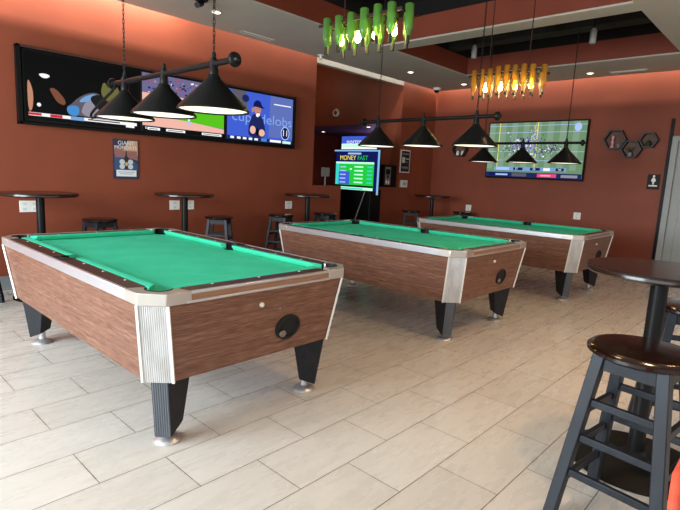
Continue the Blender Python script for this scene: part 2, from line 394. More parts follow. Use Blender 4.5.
def make_table():
    t = thing('pool_table', '', 'pool table')
    top = octo(HX-.010, HY-.010, TC, .748); bot = octo(HX-.0617, HY-.0651, .0962, ZB)
    MB().loft([bot, top], M_WOOD).build('cabinet', t)
    # fluted corner panels with pale edge strips
    for sx, sy in CORN:
        a_t = Vector((*cpt(sx, sy, .010, .010+TC), .748)); b_t = Vector((*cpt(sx, sy, .010+TC, .010), .748))
        a_b = Vector((*cpt(sx, sy, .0617, .0651+.0962), ZB-.004)); b_b = Vector((*cpt(sx, sy, .0617+.0962, .0651), ZB-.004))
        n = (b_t-a_t).cross(a_b-a_t).normalized()
        if n.dot(Vector((sx, sy, 0))) < 0: n = -n
        m = MB(); K = 28; T = []; B = []
        for i in range(K+1):
            off = n*(.004+(.0025 if i % 2 else 0)); f = i/K
            T.append(tuple(a_t.lerp(b_t, f)+off)); B.append(tuple(a_b.lerp(b_b, f)+off))
        m.add(T+B, [(i, i+1, K+2+i, K+1+i) for i in range(K)], M_FLUTE)
        p = m.build('corner_panel', t)
        m = MB()
        for q_t, q_b, e in ((a_t, a_b, a_t-b_t), (b_t, b_b, b_t-a_t)):
            e = e.normalized()
            m.bar(q_t+n*.004+e*.004, q_b+n*.004+e*.004, .012, .012, M_TRIM, side=tuple(e))
        m.build('edge_strip', p)
    # aluminium bands under the rail
    for s in (-1, 1):
        MB().box((min(s*HX, s*(HX-.02)), -HY+TC+.12, .746), (max(s*HX, s*(HX-.02)), HY-TC-.12, .802), M_SILVER).build('side_band', t, bevel=.005)
        y0, y1 = sorted((s*HY, s*(HY-.02)))
        b = MB().box((-HX+TC+.12, y0, .787), (HX-TC-.12, y1, .802), M_SILVER).build('end_band', t, bevel=.005)
        ya, yb = sorted((s*(HY-.006), s*(HY-.02)))
        MB().box((-HX+TC+.12, ya, .757), (HX-TC-.12, yb, .787), M_INLAY).build('wood_inlay', b)
        ya, yb = sorted((s*(HY+.002), s*(HY-.02)))
        MB().box((-HX+TC+.10, ya, .746), (HX-TC-.12, yb, .758), M_SILVER).build('lower_strip', b, bevel=.003)
    # corner castings
    for sx, sy in CORN:
        pl = [(TC, 0), (TC+.125, 0), (TC+.10, .078)]
        for k in range(13):
            a = math.radians(-32-k*(206/12)); pl.append((PC+PR*math.cos(a), PC+PR*math.sin(a)))
        pl += [(.078, TC+.10), (0, TC+.125), (0, TC)]
        MB().prism([cpt(sx, sy, *p) for p in pl], .746, .804, M_CAST).build('corner_casting', t, bevel=.004)
    # wood rails with sights, cushions
    def rail(a0, a1, along, s, far):
        m = MB(); e = .02
        if along == 'x': m.box((a0, min(s*(HY-e), s*(HY-.105)), .747), (a1, max(s*(HY-e), s*(HY-.105)), .800), M_RAIL)
        else: m.box((min(s*(HX-e), s*(HX-.105)), a0, .747), (max(s*(HX-e), s*(HX-.105)), a1, .800), M_RAIL)
        r = m.build('rail', t, bevel=.003)
        m = MB()
        for f in ((.18, .5, .82) if far else (.2, .5, .8)):
            p = a0+(a1-a0)*f
            c = (p, s*(HY-.085), .800) if along == 'x' else (s*(HX-.085), p, .800)
            m.lathe([(.0, -.002), (.007, -.002), (.007, .0012), (0, .0012)], M_WHITE, c, 10)
        m.build('sight', r)
    def cushion(along, s, b0, b1, n0, n1):
        # back edge from b0 to b1, nose from n0 to n1
        prof = [(.102, .800, 0), (.140, .806, .8), (.150, .802, 1), (.148, .792, 1), (.128, .768, .6), (.102, .764, 0)]
        R = []
        for back, nose in ((b0, n0), (b1, n1)):
            rg = []
            for u, z, f in prof:
                q = back+(nose-back)*f
                rg.append((q, s*(HY-u), z) if along == 'x' else (s*(HX-u), q, z))
            R.append(rg)
        MB().loft(R, M_CLOTH).build('cushion', t, bevel=.002)
    for s in (-1, 1):
        rail(-HX+TC+.125, HX-TC-.125, 'x', s, True)
        cushion('x', s, -HX+.178, HX-.178, -HX+.212, HX-.212)
        for q in (-1, 1):
            a, b = sorted((q*.066, q*(HY-TC-.125)))
            rail(a, b, 'y', s, False)
            if q > 0: cushion('y', s, .060, HY-.178, .075, HY-.212)
            else: cushion('y', s, -HY+.178, -.060, -HY+.212, -.075)
    # bed with round notches
    pl = []
    def arc(cx, cy, r, a0, a1, n=10):
        for k in range(n+1):
            a = math.radians(a0+(a1-a0)*k/n); pl.append((cx+r*math.cos(a), cy+r*math.sin(a)))
    u = .103; hx, hy = HX-u, HY-u; cx, cy = HX-PC, HY-PC; sx = HX-SPU
    arc(-cx, -cy, PR, 100, -10); arc(cx, -cy, PR, 190, 80); arc(sx, 0, SPR, 267, 93)
    arc(cx, cy, PR, 280, 170); arc(-cx, cy, PR, 10, -100); arc(-sx, 0, SPR, 87, -87)
    MB().prism(pl, .735, .765, M_CLOTH).build('bed_cloth', t)
    # pockets: black cups with a raised back
    def pocket(cx, cy, r, mid, half):
        m = MB(); n = 24
        m.lathe([(0.001, .66), (r*.8, .66), (r+.003, .70), (r+.003, .762), (r-.002, .762), (r-.002, .70), (r*.75, .668), (.001, .668)], M_POCKET, (cx, cy, 0), n)
        o = []; i = []
        for k in range(15):
            a = math.radians(mid-half+2*half*k/14); o.append((cx+(r+.004)*math.cos(a), cy+(r+.004)*math.sin(a))); i.append((cx+(r-.003)*math.cos(a), cy+(r-.003)*math.sin(a)))
        for k in range(14):
            m.prism([o[k], o[k+1], i[k+1], i[k]], .75, .806, M_POCKET)
        m.build('pocket', t)
    for sx_, sy_ in CORN: pocket(sx_*(HX-PC), sy_*(HY-PC), PR, math.degrees(math.atan2(sy_, sx_)), 98)
    for s in (-1, 1):
        pocket(s*(HX-SPU), 0, SPR, 0 if s > 0 else 180, 80)
        pl2 = [(.02, -.066), (.102, -.066)]
        for k in range(11):
            a = math.radians(-80-k*20); pl2.append((SPU+SPR*math.cos(a)*1.04, SPR*math.sin(a)*1.04))
        pl2 += [(.102, .066), (.02, .066)]
        MB().prism([(s*(HX-a), b) for a, b in pl2], .747, .803, M_POCKET).build('side_casting', t, bevel=.002)
    # legs
    for sx, sy in CORN:
        def ring(t0, l, z, z2):     # wedge whose narrow ribbed face looks out of the corner, widening inwards
            h0 = .0415; h1 = .0415+l*.31; e = .70711
            q = lambda d, h, zz: (*cpt(sx, sy, t0+d*e+h*e, t0+d*e-h*e), zz)
            return [q(0, -h0, z), q(0, h0, z), q(l, h1, z2), q(l, -h1, z2)]
        rt, rb = ring(.118, .19, ZB+.006, ZB+.006), ring(.152, .095, .050, .090)
        m = MB(); m.loft([rb, rt], M_LEG)
        lg = m.build('leg', t, bevel=.004)
        m = MB(); T = []; B = []; K = 14; n = Vector((sx, sy, 0)).normalized()
        for i in range(K+1):
            off = n*(.001+(.003 if i % 2 else 0)); f = .05+.90*i/K
            T.append(tuple(Vector(rt[0]).lerp(Vector(rt[1]), f)+off)); B.append(tuple(Vector(rb[0]).lerp(Vector(rb[1]), f)+off))
        m.add(T+B, [(i, i+1, K+2+i, K+1+i) for i in range(K)], mat('ribbed_grey_black', lin(92, 97, 104), .4, metal=.3)).build('ribbed_plate', lg)
        c = cpt(sx, sy, .200, .197)
        MB().lathe([(0, 0), (.066, 0), (.070, .006), (.064, .016), (.036, .028), (.024, .034), (.022, .085), (0, .085)], M_SILVER, (*c, 0), 28).build('levelling_foot', lg)
    # ball return and lock on the near end
    ins = lambda z: .010+(.0551)*(.748-z)/(.748-ZB)
    br = MB(); z = .505; yy = -HY+ins(z)
    o = br.lathe([(.088, .004), (.088, -.010), (.080, -.014), (.070, -.010), (.068, -.003), (.0, -.002)], M_POCKET, (0, 0, 0), 28, 'y').build('ball_return', t, (.175, yy, z))
    o.scale = (1, 1, .82); o.rotation_euler = (math.atan(.0551/(.748-ZB)), 0, 0)
    MB().lathe([(0, -.004), (.014, -.004), (.026, -.010), (.02, -.018), (0, -.021)], mat('ivory_ball', lin(112, 102, 90), .25), (-.038, 0, -.040), 16, 'y').build('ball', o)
    MB().lathe([(0, 0), (.013, 0), (.013, -.010), (.009, -.015), (0, -.015)], M_WHITE, (-.03, -HY+ins(.668)+.002, .668), 14, 'y').build('lock', t)
    MB().lathe([(0, 0), (.006, 0), (.006, -.006), (0, -.006)], M_CHROME, (.10, -HY+ins(.62)+.002, .625), 10, 'y').build('screw', t)
    return t

T1 = make_table()
T1.location = (.9764+HX, 2.0114+HY, 0)
tag(T1, 'nearest of the three wood-sided pool tables, its bright green cloth under the closest lamp', group='coin pool tables')
T2 = dup(T1, (3.5162+HX, 1.9701+HY, 0), label='middle pool table of the three, standing between the nearest and the farthest')
T3 = dup(T1, (5.9969+HX, 1.8652+HY, 0), label='farthest pool table of the three, next to the right wall below its television')

# ------------------------------------------------------------------ lamps over the tables
M_DIFF = glow('lit_lamp_diffuser', lin(255, 248, 222), 1.5)
M_SHADEIN = mat('white_shade_lining', lin(240, 236, 222), .5)
LH = .74
def make_lamp():
    t = thing('pool_table_lamp', '', 'hanging lamp')
    MB().tube([(0, -LH, 0), (0, LH, 0)], .0165, M_SATIN, 14).build('bar', t)
    for s in (-1, 1):
        MB().lathe([(0, -.012*s), (.018, -.012*s), (.020, 0), (.036, .004*s), (.040, .016*s), (.036, .028*s), (.018, .034*s), (.012, .05*s), (0, .052*s)],
                   M_SATIN, (0, s*LH, 0), 20, 'y').build('finial', t)
    for y in (-.56, 0, .56):
        m = MB(); m.lathe([(0, .062), (.011, .060), (.013, .03), (.022, .022), (.024, -.022), (.026, -.03), (.026, -.06), (.036, -.066), (.040, -.082), (.196, -.240), (.201, -.250),
                   (.199, -.256), (.193, -.250), (.193, -.246), (.038, -.092), (0, -.092)], M_SATIN, (0, y, 0), 36)
        sh = m.build('shade', t)
        MB().lathe([(.036, -.094), (.1905, -.2465)], M_SHADEIN, (0, y, 0), 36, cap=False).build('shade_lining', sh)
        MB().lathe([(0, -.238), (.184, -.240), (.186, -.246), (.18, -.249), (0, -.251)], M_DIFF, (0, y, 0), 36).build('diffuser', sh)
    for y in (-.56, .56):
        m = MB(); L = ZR-1.93-.06; n = int(L/.030)+1
        for k in range(n):
            z = .07+k*.030; pts = []
            for i in range(8):
                a = 2*PI*i/8; p, q = .007*math.cos(a), .0185*math.sin(a)+(.004 if math.sin(a) > 0 else -.004)
                pts.append((p, y, z+q) if k % 2 else (0, y+p, z+q))
            m.tube(pts, .0023, M_SATIN, 4, closed=True)
        m.build('chain', t)
    return t
L1 = make_lamp(); L1.location = (1.64, 3.10, 1.93)
tag(L1, 'three-shade black hanging lamp over the nearest pool table, in front of the wall screens', group='billiard lamps')
L2 = dup(L1, (4.18, 2.86, 1.92), label='three-shade black hanging lamp over the middle pool table')
L3 = dup(L1, (6.66, 2.95, 1.885), label='three-shade black hanging lamp over the farthest pool table, in front of the right television')
# hooked bridge rod on the first lamp's far end
MB().tube([(0, .70, -.02), (0, .735, -.03), (0, .77, -.05), (0, .92, -.10), (0, 1.10, -.165), (0, 1.16, -.19), (0, 1.175, -.21), (0, 1.15, -.225), (0, 1.08, -.222)], .010, M_SATIN, 8).build('hook', L1)

# ------------------------------------------------------------------ bottle chandeliers
M_BULB = glow('warm_bulb', lin(255, 222, 130), 45.)
M_RUST = mat('rusty_iron', lin(52, 30, 22), .6, metal=.4)
M_NECK = mat('dark_bottle_foil', (.018, .02, .012), .35)
def chandelier(label, loc, glass, half, wid, scale, rodtop, neckmat, count=6, fat=1., glass2=None):
    t = thing('bottle_chandelier', label, 'chandelier', loc, 0, 'bottle chandeliers')
    fr = MB(); z = .085*scale
    fr.tube([(-wid, -half, z), (wid, -half, z), (wid, half, z), (-wid, half, z)], .008, M_RUST, 6, closed=True)
    fr.box((-wid-.006, -half-.03, z-.012), (-wid+.006, half+.03, z+.012), M_RUST); fr.box((wid-.006, -half-.03, z-.012), (wid+.006, half+.03, z+.012), M_RUST)
    for y in (-half*.6, half*.6): fr.box((-wid, y-.008, z-.006), (wid, y+.008, z+.006), M_RUST)
    fr.build('frame', t)
    for y in (-half*.6, half*.6):
        MB().tube([(0, y, z), (0, y, rodtop-loc[2])], .006, M_RUST, 6).build('rod', t)
    prof = [(0, .15), (.030, .15), (.037, .142), (.037, -.02), (.034, -.045), (.018, -.075), (.0145, -.09), (.0145, -.15), (0, -.15)]
    prof = [(r*scale*fat, zz*scale) for r, zz in prof]
    proto = None; foil = -.095 if glass2 is None else -.128
    spots = [(sx*wid, -half+2*half*(k+.5)/count) for k in range(count) for sx in (-1, 1)]+[(0, -half-.02), (0, half+.02)]
    for k, (x, y) in enumerate(spots):
        if proto is None:
            o = MB().lathe(prof, glass, (0, 0, 0), 14).build('bottle', t); proto = o
            if glass2 is not None:
                clear = bpy.data.objects.new('clear', o.data.copy()); clear.data.materials[0] = glass2
            c = MB().lathe([(0, -.152*scale), (.0165*scale*fat, -.152*scale), (.0165*scale*fat, foil*scale), (.0155*scale*fat, (foil+.005)*scale), (0, (foil+.005)*scale)], neckmat, (0, 0, 0), 10).build('neck_foil', o)
        else:
            o = proto.copy()
            if glass2 is not None and k % 2: o.data = clear.data
            COL.objects.link(o); o.parent = t
            c2 = c.copy(); COL.objects.link(c2); c2.parent = o
        o.location = (x, y, random.uniform(-.012, .012)*scale)
    for y in (-half*.72, -half*.25, half*.2, half*.66):
        b = MB().lathe([(0, .05), (.012, .048), (.016, .02), (.026, -.01), (.024, -.03), (.010, -.045), (0, -.047)], M_BULB, (0, y, -.03), 12).build('bulb', t)
    if glass2 is not None: bpy.data.objects.remove(clear)
    return t
chandelier('hanging chandelier of upturned green wine bottles around warm bulbs', (3.45, 3.02, 2.575), M_GREENGLASS, .43, .11, 1.0, ZR, M_NECK)
chandelier('hanging chandelier of upturned clear and amber bottles around warm bulbs', (5.28, 2.585, 2.405), M_AMBERGLASS, .37, .12, .98, ZR, M_NECK, 8, .85, M_CLEARGLASS)

# ------------------------------------------------------------------ bar tables and stools
def make_bartable(r, h, rb=.27):
    t = thing('bar_table', '', 'table')
    MB().lathe([(0, h-.035), (r-.012, h-.035), (r, h-.026), (r, h-.010), (r-.006, h), (0, h)], M_TOP, n=56).build('tabletop', t)
    MB().lathe([(0, .02), (.038, .02), (.038, h-.05), (.10, h-.042), (.10, h-.034), (0, h-.034)], M_SATIN, n=24).build('pole', t)
    MB().lathe([(0, 0), (rb, 0), (rb+.002, .010), (rb*.9, .022), (.09, .034), (.055, .050), (.04, .07), (0, .07)], M_CASTIRON, n=48).build('base', t)
    return t
def make_stool(rs, h, a, b, leg=.042, rungs=(.175, .325, .475)):
    """four splayed square legs, rungs between them, round seat"""
    t = thing('bar_stool', '', 'bar stool')
    MB().lathe([(0, h-.036), (rs-.02, h-.036), (rs, h-.024), (rs, h-.012), (rs-.012, h-.002), (rs-.03, h), (0, h)], M_STOOLSEAT, n=48).build('seat', t)
    P = lambda sx, sy, z: Vector((sx*(b+(a-b)*z/(h-.036)), sy*(b+(a-b)*z/(h-.036)), z))
    for sx, sy in CORN:
        MB().bar(P(sx, sy, 0), P(sx, sy, h-.034), leg, leg, M_STOOL, side=(1, 0, 0)).build('leg', t, bevel=.004)
    for z0, dz in zip(rungs, (0, 0, 0)):
        for k, (p, q) in enumerate((((-1,-1),(1,-1)), ((1,-1),(1,1)), ((1,1),(-1,1)), ((-1,1),(-1,-1)))):
            z = z0+(.045 if k % 2 else 0)
            MB().bar(P(*p, z), P(*q, z), .030, .020, M_STOOL, side=(0, 0, 1)).build('rung', t, bevel=.003)
    m = MB(); e = P(1, 1, h-.07).x
    for p, q in (((-1,-1),(1,-1)), ((1,-1),(1,1)), ((1,1),(-1,1)), ((-1,1),(-1,-1))):
        m.bar(P(*p, h-.065), P(*q, h-.065), .058, .018, M_STOOL, side=(0, 0, 1))
    m.build('apron', t)
    return t
B1 = make_bartable(.325, .99, .31); B1.location = (2.776, .487, 0)
tag(B1, 'round dark bar table in the right foreground, its black disc base on the tiles', group='round bar tables')
B2 = make_bartable(.345, 1.045); B2.location = (1.63, 5.56, 0)
tag(B2, 'leftmost round bar table along the left wall, below the first screen', group='round bar tables')
dup(B2, (3.205, 5.57, -0.012), label='round bar table along the left wall behind the nearest pool table, second from the left', group='round bar tables').location.z = 0
dup(B2, (5.25, 5.58, 0), label='round bar table at the end of the left wall beside the recess')
dup(B2, (8.52, 5.50, 0), label='round bar table in the far corner behind the farthest pool table')
S1 = make_stool(.200, .75, .112, .198, .045); S1.location = (2.19, .403, 0); S1.rotation_euler = (0, 0, -.127)
tag(S1, 'wooden stool with dark round seat in the right foreground, closest to the camera', group='bar stools')
dup(S1, (3.28, .40, 0), .3, 'stool half hidden behind the pole of the foreground bar table', 'bar stools')
S2 = make_stool(.182, .755, .105, .180, .038); S2.location = (2.27, 5.74, 0); S2.rotation_euler = (0, 0, .2)
tag(S2, 'dark stool behind the nearest pool table, right of the leftmost bar table', group='bar stools')
dup(S2, (3.70, 5.58, 0), .75, 'dark stool by the left wall, right of the second bar table, under the blue screen', 'bar stools')
dup(S2, (4.74, 5.58, 0), .45, 'dark stool left of the bar table beside the recess', 'bar stools')
dup(S2, (5.68, 5.62, 0), .3, 'dark stool right of the bar table beside the recess', 'bar stools')
dup(S2, (7.92, 5.55, 0), .6, 'dark stool left of the far corner bar table', 'bar stools')
dup(S2, (8.88, 5.02, 0), .1, 'dark stool under the right wall, behind the farthest pool table', 'bar stools')
dup(S2, (1.0, 5.52, 0), .785, 'dark stool at the left edge of view, only one leg in the picture', 'bar stools')

# coral chair, only the edge of its backrest reaches into the near right corner
CH = thing('chair', 'coral red plastic chair just inside the lower right corner, beside the front stool', 'chair', (1.50, -.045, 0), 0)
R = []
for k in range(9):
    f = k/8; z = .40+.30*f; hw = .20 if f < .6 else .20-.07*((f-.6)/.4)**2
    y = .17+.035*f
    R.append([(-hw, y-.02, z), (hw, y-.02, z), (hw, y, z), (-hw, y, z)])
MB().loft(R, M_CORAL).build('backrest', CH, bevel=.008)
MB().box((-.20, -.18, .38), (.20, .19, .405), M_CORAL).build('seat', CH, bevel=.01)
for sx in (-1, 1):
    for sy in (-1, 1): MB().tube([(sx*.17, sy*.15, .385), (sx*.19, sy*.17, 0)], .012, M_CHROME, 10).build('leg', CH)

# ------------------------------------------------------------------ televisions
UL, VL = (1, 0, 0), (0, 0, 1)     # pictures on the left wall
UR = (0, -1, 0)                    # pictures on the right wall
def tv_left(x0, x1, z0, z1, label):
    t = thing('television', label, 'television', ((x0+x1)/2, Y0, z0), 0, 'screens on the left wall')
    w2 = (x1-x0)/2; h = z1-z0
    MB().box((-w2, -.055, 0), (w2, 0, h), M_BLACK).build('housing', t, bevel=.006)
    p = Pic((-w2+.022, -.0555, .030), UL, VL); return t, p, 2*w2-.044, h-.05
G = {n: glow('screen_'+n, lin(*c), s) for n, (c, s) in {
    'black': ((5, 5, 6), 1), 'dark': ((26, 27, 28), 1), 'white': ((245, 245, 245), 1.), 'skin': ((196, 140, 112), .9), 'skindark': ((126, 78, 58), .9),
    'sky': ((120, 165, 215), .9), 'grey': ((150, 145, 160), .9), 'greydark': ((96, 92, 104), .9), 'olive': ((110, 108, 60), .9), 'red': ((205, 40, 60), 1.), 'pink': ((235, 180, 165), 1.),
    'grass': ((86, 190, 26), 1.), 'crowd': ((110, 108, 150), .9), 'blue': ((62, 92, 205), 1.), 'bluedark': ((26, 36, 90), 1.), 'bluegrey': ((92, 110, 180), 1.), 'navy': ((14, 22, 86), 1.),
    'script': ((128, 160, 225), 1.), 'cyan': ((70, 140, 205), .95), 'lime': ((30, 190, 60), 1.1), 'teal': ((60, 200, 190), 1.1), 'yellow': ((240, 225, 90), 1.1), 'field': ((108, 142, 106), .95),
    'fieldlight': ((128, 156, 130), .95), 'paleblue': ((160, 185, 235), 1.1), 'violet': ((120, 100, 170), .9), 'mint': ((190, 245, 215), 1.1), 'magenta': ((225, 70, 130), 1.)}.items()}
ZL0, ZL1 = 1.742, 2.458
xa = [1.64, 2.862, 4.052, 5.27]
# surround of the three screens
w = MB()
w.box((1.594, Y0-.07, 1.715), (1.632, Y0, 2.485), M_BLACK); w.box((1.594, Y0-.07, 2.462), (5.30, Y0, 2.485), M_RAIL); w.box((1.594, Y0-.07, 1.715), (5.30, Y0, 1.738), M_BLACK); w.box((5.274, Y0-.07, 1.715), (5.30, Y0, 2.485), M_BLACK)
tag(w.build('screen_surround', bevel=.003), 'dark frame around the row of three screens on the left wall', 'frame')

t, p, W, H = tv_left(xa[0], xa[1]-.008, ZL0, ZL1, 'left screen of the row of three, a dark picture of people leaning over')
p.rect(0, 0, W, H, G['black'])
p.blob([(.02, .07), (.02, .40), (.05, .36), (.075, .25), (.06, .09)], G['skin'])
p.blob([(.12, .46), (.20, .47), (.24, .45), (.21, .425), (.16, .42)], G['white'])
p.blob([(.22, .33), (.28, .34), (.37, .24), (.38, .19), (.35, .17), (.29, .20), (.25, .27)], G['skindark'])
p.disc(.12, .15, .02, .02, G['white'], 10)
p.blob([(.40, .08), (.38, .16), (.44, .20), (.50, .27), (.62, .34), (.72, .35), (.80, .28), (.84, .08)], G['greydark'])
p.blob([(.52, .07), (.56, .22), (.64, .28), (.78, .24), (.98, .20), (1.02, .07)], G['grey'])
p.blob([(.38, .16), (.40, .08), (.50, .07), (.52, .17), (.46, .19)], G['cyan'])
p.blob([(.50, .22), (.56, .29), (.68, .34), (.72, .31), (.60, .24)], G['sky'])
p.blob([(.62, .28), (.68, .33), (.78, .33), (.86, .25), (.85, .16), (.76, .14), (.68, .20)], G['dark'])
p.blob([(.74, .36), (.78, .50), (.84, .40), (.90, .53), (.96, .38), (.92, .28), (.84, .26), (.78, .30)], G['olive'])
p.disc(1.0, .24, .055, .10, G['skin']); p.blob([(.93, .33), (1.0, .38), (1.06, .34), (1.05, .28), (.98, .31)], G['black'])
p.disc(.985, .27, .010, .008, G['black'], 8); p.disc(1.02, .265, .010, .008, G['black'], 8); p.blob([(.97, .19), (1.02, .185), (1.02, .195), (.97, .20)], G['skindark'])
p.rect(.02, .035, W-.02, .068, G['white']); p.rect(.02, .04, .14, .065, G['red']); p.rect(.22, .036, .34, .066, G['red']); p.rect(.42, .030, .56, .068, G['sky']); p.rect(.60, .045, .95, .06, G['greydark'])
p.rect(1.02, .01, 1.12, .07, G['white'])
p.build('screen', t)

t, p, W, H = tv_left(xa[1], xa[2]-.008, ZL0, ZL1, 'middle screen of the row of three, showing a baseball field')
p.rect(0, 0, W, H, G['crowd'])
rng = random.Random(3)
p.step = .04
for k in range(110):
    u, v = rng.uniform(.02, W-.05), rng.uniform(.42, H-.03); s = rng.uniform(.012, .03)
    p.rect(u, v, u+s, v+s*.8, G[rng.choice(['white', 'blue', 'red', 'dark', 'navy', 'skin', 'bluedark'])])
p.step = 1
p.rect(0, .24, W, .44, G['pink'])
p.poly([(.0, .18), (W, .12), (W, .34), (.0, .34)], G['grass'])
p.poly([(0, .06), (W, .05), (W, .11), (.6, .16), (0, .185)], G['pink'])
p.rect(.60, .165, .625, .235, G['white']); p.disc(.612, .25, .012, .014, G['skindark'], 8); p.rect(.595, .12, .632, .17, G['paleblue'])
p.rect(0, 0, W, .055, G['black'])
for a, b in ((.06, .22), (.30, .56), (.80, 1.10)): p.rect(a, .012, b, .042, G['white']); p.rect(a+.02, .022, b-.03, .030, G['dark'])
p.text('B', .04, .03, .04, G['white'])
p.build('screen', t)

t, p, W, H = tv_left(xa[2], xa[3], ZL0, ZL1, 'right screen of the row of three, blue picture of a player with folded arms')
p.rect(0, 0, W, H, G['blue']); p.poly([(.72, .08), (W, .08), (W, H), (.74, H)], G['bluegrey'])
p.poly([(.05, H), (.30, H), (.34, .40), (.22, .46)], G['greydark']); p.disc(.30, .57, .06, .05, G['bluedark'])
p.text('cupodelobs', .62, .315, .19, G['script'], 1.25)
p.blob([(.36, .05), (.35, .17), (.38, .28), (.42, .36), (.48, .39), (.58, .36), (.63, .27), (.66, .15), (.64, .05)], G['bluedark'])
p.disc(.51, .45, .062, .085, G['skin']); p.blob([(.43, .47), (.44, .53), (.49, .575), (.56, .56), (.59, .49), (.65, .475), (.58, .465), (.48, .48)], G['navy'])
p.blob([(.47, .38), (.50, .33), (.55, .36), (.55, .40)], G['white'])
p.disc(.425, .43, .018, .035, G['skin'], 10); p.disc(.495, .455, .007, .006, G['black'], 8); p.disc(.54, .452, .007, .006, G['black'], 8); p.blob([(.50, .40), (.545, .402), (.54, .41), (.505, .408)], G['skindark'])
p.disc(.43, .155, .05, .055, G['pink']); p.disc(.59, .125, .055, .05, G['pink']); p.disc(.51, .13, .03, .05, G['black'])
p.disc(1.03, .155, .085, .10, G['paleblue'], 28); p.disc(1.03, .155, .070, .085, G['navy'], 28); p.text('11', 1.03, .155, .13, G['white'])
p.rect(.80, .545, 1.13, .560, G['white'])
p.rect(0, .0, W, .05, G['bluedark'])
for a in (.05, .16, .26, .36, .46): p.rect(a, .012, a+.06, .042, G['white'])
p.rect(.58, .008, .68, .048, G['cyan']); p.rect(.74, .010, .95, .044, G['white']); p.rect(.98, .006, 1.14, .042, G['mint'])
p.build('screen', t)

# television on the right wall
TY0, TY1, TZ0, TZ1 = 2.957, 4.763, 1.441, 2.477
t = thing('television', 'large wall television on the right wall showing a football field', 'television', (X0, (TY0+TY1)/2, TZ0))
hw = (TY1-TY0)/2; h = TZ1-TZ0
MB().box((-.07, -hw, 0), (-.012, hw, h), M_BLACK).build('housing', t, bevel=.008)
MB().box((-.02, -.3, .3), (0, .3, .7), M_BLACK).build('wall_mount', t)
p = Pic((-.0705, hw-.022, .03), UR, VL); W, H = 2*hw-.044, h-.055
p.rect(0, 0, W, H, G['field'])
for k in range(8): p.rect(W*(k/8), .14, W*(k/8+.0625), H, G['fieldlight'])
for v in (.30, .46, .62, .80, .92): p.rect(0, v, W, v+.008, G['paleblue'])
p.rect(.20, .12, .213, H, G['yellow']); p.rect(.92, .12, .933, H, G['yellow'])
p.poly([(.30, .30), (.62, .62), (.80, .62), (.86, .92), (.92, .92), (.92, .30)], G['fieldlight'])
p.step = .04
for k in range(230):
    u = rng.gauss(.70, .18); v = rng.gauss(.52, .10); s = rng.uniform(.014, .032)
    if .05 < u < W-.1 and .26 < v < .85: p.rect(u, v, u+s, v+s, G[rng.choice(['violet', 'white', 'dark', 'violet', 'paleblue', 'bluegrey'])])
for k in range(26):
    u = .86+rng.gauss(0, .03); v = rng.uniform(.55, .92); p.rect(u, v, u+.02, v+.025, G[rng.choice(['violet', 'paleblue', 'pink'])])
for k in range(90):
    u = rng.uniform(.98, 1.36); v = rng.gauss(.50, .05); s = rng.uniform(.01, .022); p.rect(u, v, u+s, v+s, G[rng.choice(['violet', 'white', 'dark', 'navy'])])
p.step = 1
p.disc(1.62, .88, .06, .07, G['paleblue'])
p.rect(.16, .115, 1.50, .185, G['sky'])
for a, b, c in ((.20, .46, 'paleblue'), (.54, .72, 'navy'), (.86, 1.04, 'navy'), (1.10, 1.22, 'white'), (1.32, 1.46, 'dark')): p.rect(a, .125, b, .175, G[c])
p.text('27', .60, .150, .055, G['white']); p.text('24', .93, .150, .055, G['white']); p.text('4th', 1.39, .150, .045, G['white'])
p.rect(0, 0, W, .085, G['bluedark'])
p.rect(.06, .02, .18, .07, G['navy']); p.rect(.20, .025, .44, .055, G['paleblue']); p.rect(.52, .012, .80, .070, G['greydark']); p.rect(1.0, .010, 1.34, .072, G['magenta']); p.rect(1.06, .03, 1.24, .052, G['pink']); p.rect(1.42, .015, 1.70, .062, G['grey'])
p.build('screen', t)

# ------------------------------------------------------------------ arcade cabinet with a big green table of scores
AX = 7.02
A = thing('arcade_cabinet', 'black game cabinet in the recess carrying a bright green and blue score screen', 'arcade cabinet', (AX, 6.22, 0))
m = MB(); m.loft([[(.03, -.36, 0), (.34, -.36, 0), (.34, .36, 0), (.03, .36, 0)], [(.03, -.36, 1.12), (.34, -.36, 1.12), (.34, .36, 1.12), (.03, .36, 1.12)]], M_BLACK)
m.build('cabinet_body', A, bevel=.01)
MB().box((.01, -.53, 1.08), (.08, .53, 1.80), M_BLACK).build('screen_housing', A, bevel=.02)
ed = MB(); eb = glow('pale_blue_edge_light', lin(140, 190, 235), .9)
ed.box((-.002, -.545, 1.03), (.02, -.515, 1.815), eb); ed.box((-.002, -.52, 1.790), (.02, .545, 1.815), eb)
ed.build('edge_light', A, bevel=.004)
p = Pic((.009, .50, 1.095), UR, VL); W, H = 1.01, .69
p.rect(0, 0, W, H, G['navy']); p.rect(0, .05, W-.08, .50, G['lime'])
p.rect(0, .47, W-.08, .505, G['mint'])
p.rect(.08, .09, .36, .33, G['blue']); p.rect(0, .09, .08, .46, G['teal'])
for v in (.40, .33, .26, .19, .12):
    p.rect(.11, v, .26, v+.022, G['paleblue']); p.rect(.47, v+.005, .68, v+.030, G['mint']); p.rect(.78, v+.005, .90, v+.030, G['teal'])
p.rect(.36, .09, .42, .44, G['lime']); p.rect(.36, .36, .41, .39, G['mint'])
p.rect(0, .05, W-.08, .085, G['black']); p.rect(0, .0, W-.08, .05, G['mint']); p.rect(.1, .01, .7, .035, G['teal'])
p.text('MONEY', .30, .575, .115, G['yellow']); p.text('FAST', .66, .575, .115, G['lime']); p.rect(.30, .64, .62, .67, G['paleblue'])
p.build('screen', A)
tp = MB().box((.02, -.47, 1.82), (.09, .40, 2.07), M_BLACK).build('topper', A, bevel=.006)
p = Pic((.019, .39, 1.83), UR, VL); W, H = .85, .23
